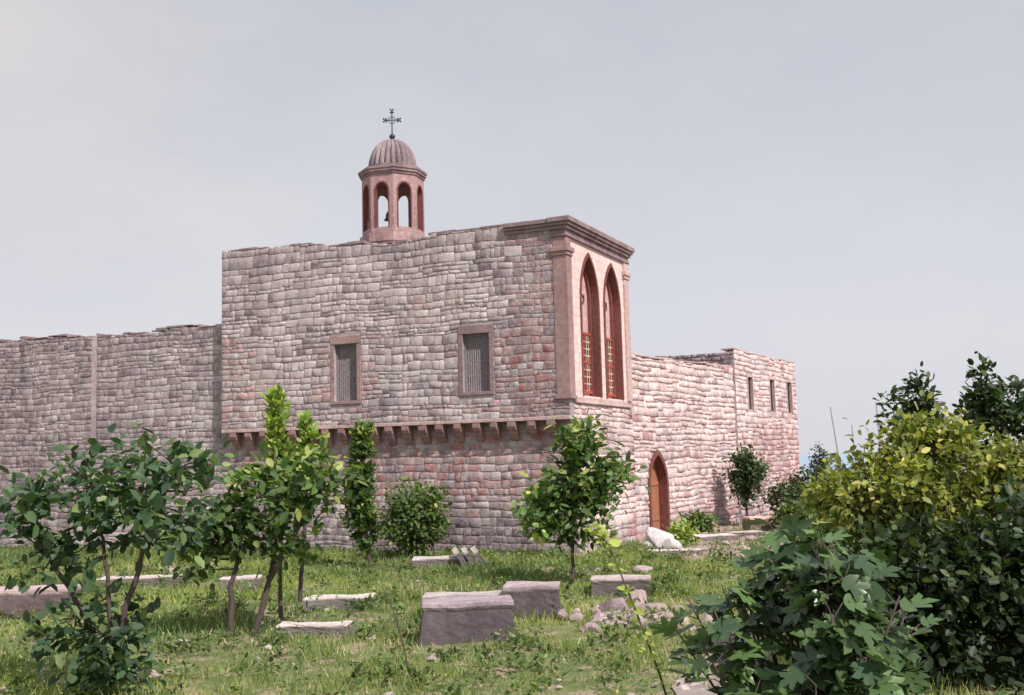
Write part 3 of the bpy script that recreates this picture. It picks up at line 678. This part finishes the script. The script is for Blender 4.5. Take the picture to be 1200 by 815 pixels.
tree('yellow_green_tree',(6.0,15.3),[[(0,0,0),(0,0,1.2),(-.4,0,2.6),(-.2,0,3.0)],[(0,0,.5),(.7,.2,1.8),(1.3,.3,2.8)],[(0,0,.6),(-.9,-.2,1.6),(-1.3,-.3,2.5)]],
 [((-1.05,-.3,2.4),(.85,.8,.6),56,1.05),((-.1,0,2.75),(.95,.9,.6),56,1.05),((1.3,.3,2.55),(1.0,.9,.6),60,.65),((-.4,0,2.0),(1.3,.8,.5),56,.7),((-.35,0,3.25),(.16,.2,.3),8,1),((.4,0,3.2),(.2,.2,.3),8,1),((-.9,0,2.95),(.14,.14,.3),6,1)],.14,YG,108,spread=.12,per=30,r0=.08)
tree('dark_shrub',(6.0,14.0),[[(0,0,0),(0,0,1.2)],[(0,0,0),(-.8,0,1.3)],[(0,0,0),(.9,0,1.5)]],
 [((-.7,.1,1.4),(1.1,.8,.8),90,.5),((.9,.1,1.5),(1.3,.8,.85),100,.5),((0,0,.6),(1.7,.8,.6),90,.4)],.17,DG,109,spread=.16,per=34,r0=.06)  # low lobe factors put the shadowed lower crown into the leaf colour
tree('tall_dark_tree',(9.3,20.5),[[(0,0,0),(0,0,2.6)],[(0,0,0),(-1.2,0,2.8),(-1.5,0,4.1)],[(0,0,0),(1,0,3)],[(0,0,1),(-.3,0,4.2)]],
 [((-1.4,0,2.9),(.5,.5,1.1),32,.65),((-.3,0,3.1),(.6,.6,1.1),40,.65),((.7,0,3.0),(.8,.8,1.1),56,.6),((-.5,0,1.7),(1.8,1,1.0),80,.45),((-1.5,0,4.0),(.16,.16,.55),12,.7),((-.3,0,4.1),(.2,.2,.6),14,.7),((-2.1,0,3.6),(.1,.1,.5),7,.7),((.4,0,3.9),(.2,.2,.45),12,.65)],.17,DG,110,spread=.10,per=30,r0=.07)
def fig(name,base,stems,seed,size,nper,br=1.0):
    r=np.random.default_rng(seed); E=empty(name,(base[0],base[1],0)); b=MB(); P=[];D=[];N=[];Sz=[];C=[]
    for st in stems:
        pts=[np.array(p,float) for p in st]; n=len(pts); tube(b,pts,[.020*(1-.75*i/(n-1)) for i in range(n)],7)
        tip=pts[-1]; prev=pts[-2]; ax_=(tip-prev)
        for k in range(nper):
            t=r.uniform(.1,1.0); s=prev+ax_*t; a=r.uniform(0,2*math.pi); el=r.uniform(-.3,.5)+.5*t
            dr=np.array((math.cos(a)*math.cos(el),math.sin(a)*math.cos(el),math.sin(el)))
            pet=r.uniform(.04,.13); e=s+dr*pet+np.array((0,0,.02)); tube(b,[s,e],[.005,.003],4)
            flat=np.array((math.cos(a),math.sin(a),0))
            P.append(e); dd=flat+np.array((0,0,r.uniform(-.9,.35))); D.append(dd); N.append(np.array((.1,-.25,.9))+flat*.5+r.normal(size=3)*.4)
            Sz.append(size*r.uniform(.5,1.2)); tt=r.random(); C.append((np.array((.035,.07,.034))*(1-tt)+np.array((.11,.18,.06))*tt)*br*r.uniform(.7,1.35))
    b.make('branches',M_BARK,E,smooth=True)
    leafmesh('foliage',np.array(P),np.array(D),np.array(N),np.array(Sz),np.array(C),LOBED,M_FIG,E)
r=np.random.default_rng(77); st=[]
for k in range(76):
    a=r.uniform(0,2*math.pi); rr=r.uniform(.05,1)**.6
    ex_=rr*.86*math.cos(a); ey=rr*.7*math.sin(a); ez=2.45-.55*rr**2+r.uniform(-.4,.08)
    if k>40: ez=r.uniform(.9,1.9)
    st.append([(0,0,0),(ex_*.3,ey*.3,ez*.45),(ex_*.75,ey*.75,ez*.8),(ex_,ey,ez)])
fig('fig_tree',(1.98,7.6),st,78,.205,11)
E=empty('leafy_sapling',(1.1,8.0,0)); b=MB(); st=[(.15,0,0),(.08,0,.8),(-.08,0,1.4),(-.25,0,1.9),(-.42,0,2.35),(-.55,0,2.5)]
tube(b,st,[.012,.011,.009,.007,.005,.003],5); b.make('stem',M_BARK,E)
P=[];D=[];N=[];Sz=[];C=[]
for k in range(64):
    t=r.uniform(.3,1)*4.99; i=int(t); p=np.array(st[i])*(1-(t-i))+np.array(st[i+1])*(t-i); a=r.uniform(0,6.28)
    P.append(p+r.normal(size=3)*.015); D.append(np.array((math.cos(a),math.sin(a),r.uniform(-.5,.5)))); N.append(r.normal(size=3)*.6+np.array((.2,-.7,.5))); Sz.append(r.uniform(.06,.12)); C.append(np.array((.40,.46,.11))*r.uniform(.6,1.2))
leafmesh('foliage',np.array(P),np.array(D),np.array(N),np.array(Sz),np.array(C),SIMPLE,M_LEAF,E)
b=MB(); tube(b,[(-1.5,15,0),(-1.6,15,.5),(-1.72,15,.95),(-1.88,15,1.3)],[.014,.012,.01,.006],5); b.make('dry_stalk',M_BARK)
P=[];D=[];N=[];Sz=[];C=[]
for k in range(1700):
    y=math.sqrt(r.uniform(11**2,37**2)); x=r.uniform(-.55,.55)*y
    if k>1450:
        t_=r.uniform(-14,LL); q0=PL+uL*t_-iL*r.uniform(-.25,.5); x,y=q0
    elif inside(np.array([x]),np.array([y]))[0] or (abs(x-2.2)<.6 and y<17): continue
    n=int(r.integers(10,40)); rad=r.uniform(.08,.34); hh=r.uniform(.08,.34); br=r.uniform(.45,1.6)
    q=r.normal(size=(n,3))*np.array((rad,rad,0))*.6+np.array((x,y,0)); q[:,2]=r.uniform(.02,hh,n)
    P.append(q); d_=unit(n,r); d_[:,2]=abs(d_[:,2])*.6+.2; D.append(d_); N.append(unit(n,r)*.5+np.array((0,0,1))); Sz.append(r.uniform(.04,.13,n))
    t=r.uniform(0,1,(n,1)); C.append((np.array((.07,.12,.045))*(1-t)+np.array((.18,.24,.085))*t)*br)
leafmesh('weeds',np.concatenate(P),np.concatenate(D),np.concatenate(N),np.concatenate(Sz),np.concatenate(C),SIMPLE,M_GRASS)
n=9000; y=np.sqrt(r.uniform(10**2,36**2,n)); x=r.uniform(-.56,.56,n)*y; kp=(~inside(x,y))&(r.uniform(0,1,n)<.4+.5*vn(x*.8,y*.9)); x=x[kp];y=y[kp];n=len(x)
pc=np.array([(.65,.50,.12),(.72,.68,.64),(.6,.18,.10),(.62,.45,.16)])[r.choice(4,n,p=[.38,.32,.06,.24])]
leafmesh('wildflowers',np.stack([x,y,r.uniform(.08,.24,n)],-1),unit(n,r)+np.array((0,0,.3)),unit(n,r)*.3+np.array((0,0,1)),r.uniform(.018,.045,n),pc,SIMPLE,M_GRASS)

# ---------------------------------------------------------------- tombs & stones
import bmesh
def slab(name,cx_,cy_,lx,ly,h,rot=0,taper=.06,c=(.34,.27,.28),seed=0,cap=True,tilt=0):
    r=np.random.default_rng(seed+900)
    bm=bmesh.new()
    bmesh.ops.create_cube(bm,size=1)
    bmesh.ops.subdivide_edges(bm,edges=bm.edges[:],cuts=9,use_grid_fill=True)
    cols=[]
    for v in bm.verts:
        f=(v.co.z+.5); top=1 if f>.84 and cap else 0
        sx_=1-taper*f*2/max(lx,.1)*1.0*(0 if top else 1); sy_=1-taper*f*2/max(ly,.1)*(0 if top else 1)
        if top: sx_=1-taper*1.1/lx; sy_=1-taper*1.1/ly
        v.co.x*=lx*sx_; v.co.y*=ly*sy_; v.co.z=f*h*1.12-.12*h
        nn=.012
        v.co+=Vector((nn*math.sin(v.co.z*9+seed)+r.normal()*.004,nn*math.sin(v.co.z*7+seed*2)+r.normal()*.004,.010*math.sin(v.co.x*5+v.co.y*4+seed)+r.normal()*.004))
        dk=.40 if f<.82 else 1.3  # sides darkened, top lightened: sun and shade held in the vertex colour
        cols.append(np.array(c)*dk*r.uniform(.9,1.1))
    me=bpy.data.meshes.new(name); bm.to_mesh(me); bm.free()
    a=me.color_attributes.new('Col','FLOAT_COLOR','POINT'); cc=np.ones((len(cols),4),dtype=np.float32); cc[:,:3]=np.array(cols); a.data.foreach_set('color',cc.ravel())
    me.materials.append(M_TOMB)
    o=bpy.data.objects.new(name,me); o.location=(cx_,cy_,0); o.rotation_euler=(0,tilt,rot); S.collection.objects.link(o)
    bv=o.modifiers.new('b','BEVEL'); bv.width=.02; bv.segments=2; bv.limit_method='ANGLE'; bv.angle_limit=math.radians(50)
    return o
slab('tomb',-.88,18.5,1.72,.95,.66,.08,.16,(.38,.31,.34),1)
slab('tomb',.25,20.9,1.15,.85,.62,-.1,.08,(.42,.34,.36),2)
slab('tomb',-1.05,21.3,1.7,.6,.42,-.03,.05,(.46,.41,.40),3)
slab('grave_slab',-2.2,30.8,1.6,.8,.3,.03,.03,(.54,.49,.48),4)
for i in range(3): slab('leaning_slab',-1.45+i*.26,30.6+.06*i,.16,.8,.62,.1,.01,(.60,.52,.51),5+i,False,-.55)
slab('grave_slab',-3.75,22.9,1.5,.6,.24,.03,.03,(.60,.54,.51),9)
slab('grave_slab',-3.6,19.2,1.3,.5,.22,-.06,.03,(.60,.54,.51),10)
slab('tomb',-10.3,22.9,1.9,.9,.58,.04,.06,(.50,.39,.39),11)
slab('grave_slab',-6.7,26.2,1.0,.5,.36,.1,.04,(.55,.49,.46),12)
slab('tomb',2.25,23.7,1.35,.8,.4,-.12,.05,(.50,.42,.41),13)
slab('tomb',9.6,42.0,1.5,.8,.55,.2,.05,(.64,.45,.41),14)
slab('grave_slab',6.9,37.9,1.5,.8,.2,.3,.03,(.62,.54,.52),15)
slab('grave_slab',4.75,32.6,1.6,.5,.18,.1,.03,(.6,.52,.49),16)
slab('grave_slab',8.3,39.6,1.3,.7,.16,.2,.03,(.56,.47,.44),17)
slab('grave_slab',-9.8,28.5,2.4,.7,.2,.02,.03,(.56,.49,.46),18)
def rocks(name,lst,c,seed,rough=.16):
    r=np.random.default_rng(seed); VV=[];FF=[];CC=[]
    for (x,y,z,s,sy,sz) in lst:
        bm=bmesh.new(); bmesh.ops.create_icosphere(bm,subdivisions=3,radius=1); base=len(VV); ph=r.uniform(0,6,6); cl=np.array(c)*r.uniform(.75,1.15)
        pl=unit(9,r); dl=r.uniform(.45,.8,9)
        for v in bm.verts:
            p=np.array(v.co)
            for k in range(9):
                dd=p@pl[k]
                if dd>dl[k]: p=p-pl[k]*(dd-dl[k])
            p*=1+rough*.4*math.sin(p[0]*4+ph[0])*math.sin(p[1]*4+ph[1])+r.normal()*.012
            VV.append((x+p[0]*s,y+p[1]*s*sy,z+p[2]*s*sz)); CC.append(cl)
        for f in bm.faces: FF.append(tuple(base+v.index for v in f.verts))
        bm.free()
    mk(name,VV,FF,M_TOMB,np.array(CC))
L=[]
for k in range(80):
    x=2.0+r.normal()*.5;y=20+r.normal()*.75; s=r.uniform(.05,.21); L.append((x,y,s*.4,s,r.uniform(.7,1.2),r.uniform(.5,.9)))
L+=[(1.25,18.8,.06,.27,.9,.5),(2.3,21,.2,.32,.8,.8),(1.8,20.6,.15,.3,1,.8),(2.5,20.2,.15,.28,1,.8)]
rocks('rubble_pile',L,(.58,.46,.45),3)
rocks('whitewashed_boulder',[(4.5,34.3,.32,.48,.9,1.25),(4.85,34.1,.2,.36,.9,1.0),(4.2,34.2,.12,.3,.9,.8)],(.76,.70,.70),4,.1)
L=[]
for k in range(140):
    y=r.uniform(31,50); x=.2*y+r.uniform(-3,4)
    if inside(np.array([x]),np.array([y]))[0]: continue
    s=r.uniform(.05,.22); L.append((x,y,s*.2,s,r.uniform(.7,1.2),r.uniform(.4,.8)))
for k in range(90):
    y=r.uniform(13,33); x=r.uniform(-.5,.4)*y; s=r.uniform(.04,.14); L.append((x,y,s*.25,s,r.uniform(.7,1.2),r.uniform(.4,.8)))
L+=[(-5.3,15.6,.06,.3,.9,.35),(3.2,27.5,.1,.3,.8,.6)]
for k in range(40): L.append((2.1+r.normal()*.35,r.uniform(11.5,15),.05,r.uniform(.04,.14),r.uniform(.7,1.2),.4))
rocks('scattered_stones',L,(.56,.48,.46),5)
b=MB()
for (x0,z0_,x1,z1_) in ((17.9,-1,17.2,5.4),(18.6,-1,18.3,4.4),(19.9,-1,19.7,5.6)): tube(b,[(x0,58,z0_),(x1,58,z1_)],[.06,.035],6)
b.make('leaning_poles',M_POLE)

# ---------------------------------------------------------------- light, sky, camera
az=np.array((.64,-.77)); az/=np.linalg.norm(az); el=math.radians(48)
D=Vector((az[0]*math.cos(el),az[1]*math.cos(el),math.sin(el)))
ld=bpy.data.lights.new('sun','SUN'); ld.energy=4.7; ld.angle=math.radians(.8); ld.color=(1,.93,.87)
lo=bpy.data.objects.new('sun',ld); lo.rotation_euler=D.to_track_quat('Z','Y').to_euler(); lo.location=(20,-20,40); S.collection.objects.link(lo)
W=bpy.data.worlds.new('World'); S.world=W; W.use_nodes=True; ns=W.node_tree.nodes; ln=W.node_tree.links; ns.clear()
wo_=ns.new('ShaderNodeOutputWorld'); bg=ns.new('ShaderNodeBackground'); bg.inputs[1].default_value=.1
sky=ns.new('ShaderNodeTexSky'); sky.sky_type='NISHITA'; sky.sun_disc=False; sky.sun_elevation=el; sky.sun_rotation=math.atan2(az[0],az[1]); sky.dust_density=4; sky.air_density=1.0; sky.ozone_density=1.0
tc=ns.new('ShaderNodeTexCoord'); sp=ns.new('ShaderNodeSeparateXYZ'); ln.new(tc.outputs['Generated'],sp.inputs[0])
hz=ramp(ns,ln,sp.outputs[2],0.10,.50,(7.6,7.6,8.2),(5.3,5.7,6.3))
c=mix(ns,ln,.90,sky.outputs[0],hz)
n1=noise(ns,ln,mapping(ns,ln,tc.outputs['Generated'],(1.6,1.2,3.0)),1.6,5,.6)
cf=ramp(ns,ln,n1,.42,.75,(0,0,0),(.4,.4,.4))
c=mix(ns,ln,cf,c,(7.9,7.7,8.0))
mv=ns.new('ShaderNodeVectorMath'); mv.operation='DOT_PRODUCT'; ln.new(tc.outputs['Generated'],mv.inputs[0]); mv.inputs[1].default_value=(-.46,.79,.40)
mv2=ns.new('ShaderNodeMath'); mv2.operation='MULTIPLY_ADD'; ln.new(n1,mv2.inputs[0]); mv2.inputs[1].default_value=.08; ln.new(mv.outputs['Value'],mv2.inputs[2])
mr3=ns.new('ShaderNodeMapRange'); mr3.interpolation_type='SMOOTHSTEP'; ln.new(mv2.outputs[0],mr3.inputs[0]); mr3.inputs[1].default_value=.97; mr3.inputs[2].default_value=1.06; mr3.inputs[3].default_value=0; mr3.inputs[4].default_value=.6
c=mix(ns,ln,mr3.outputs[0],c,(8.0,7.35,7.1))
ln.new(c,bg.inputs[0]); ln.new(bg.outputs[0],wo_.inputs[0])
cam=bpy.data.cameras.new('camera'); cam.lens=37.5; cam.sensor_width=36; cam.clip_end=60000; cam.clip_start=.1
co=bpy.data.objects.new('camera',cam); S.collection.objects.link(co)
co.matrix_world=Matrix.Translation((0,0,3))@Matrix.Rotation(math.radians(96.0),4,'X')@Matrix.Rotation(math.radians(-1.5),4,'Z')
S.camera=co
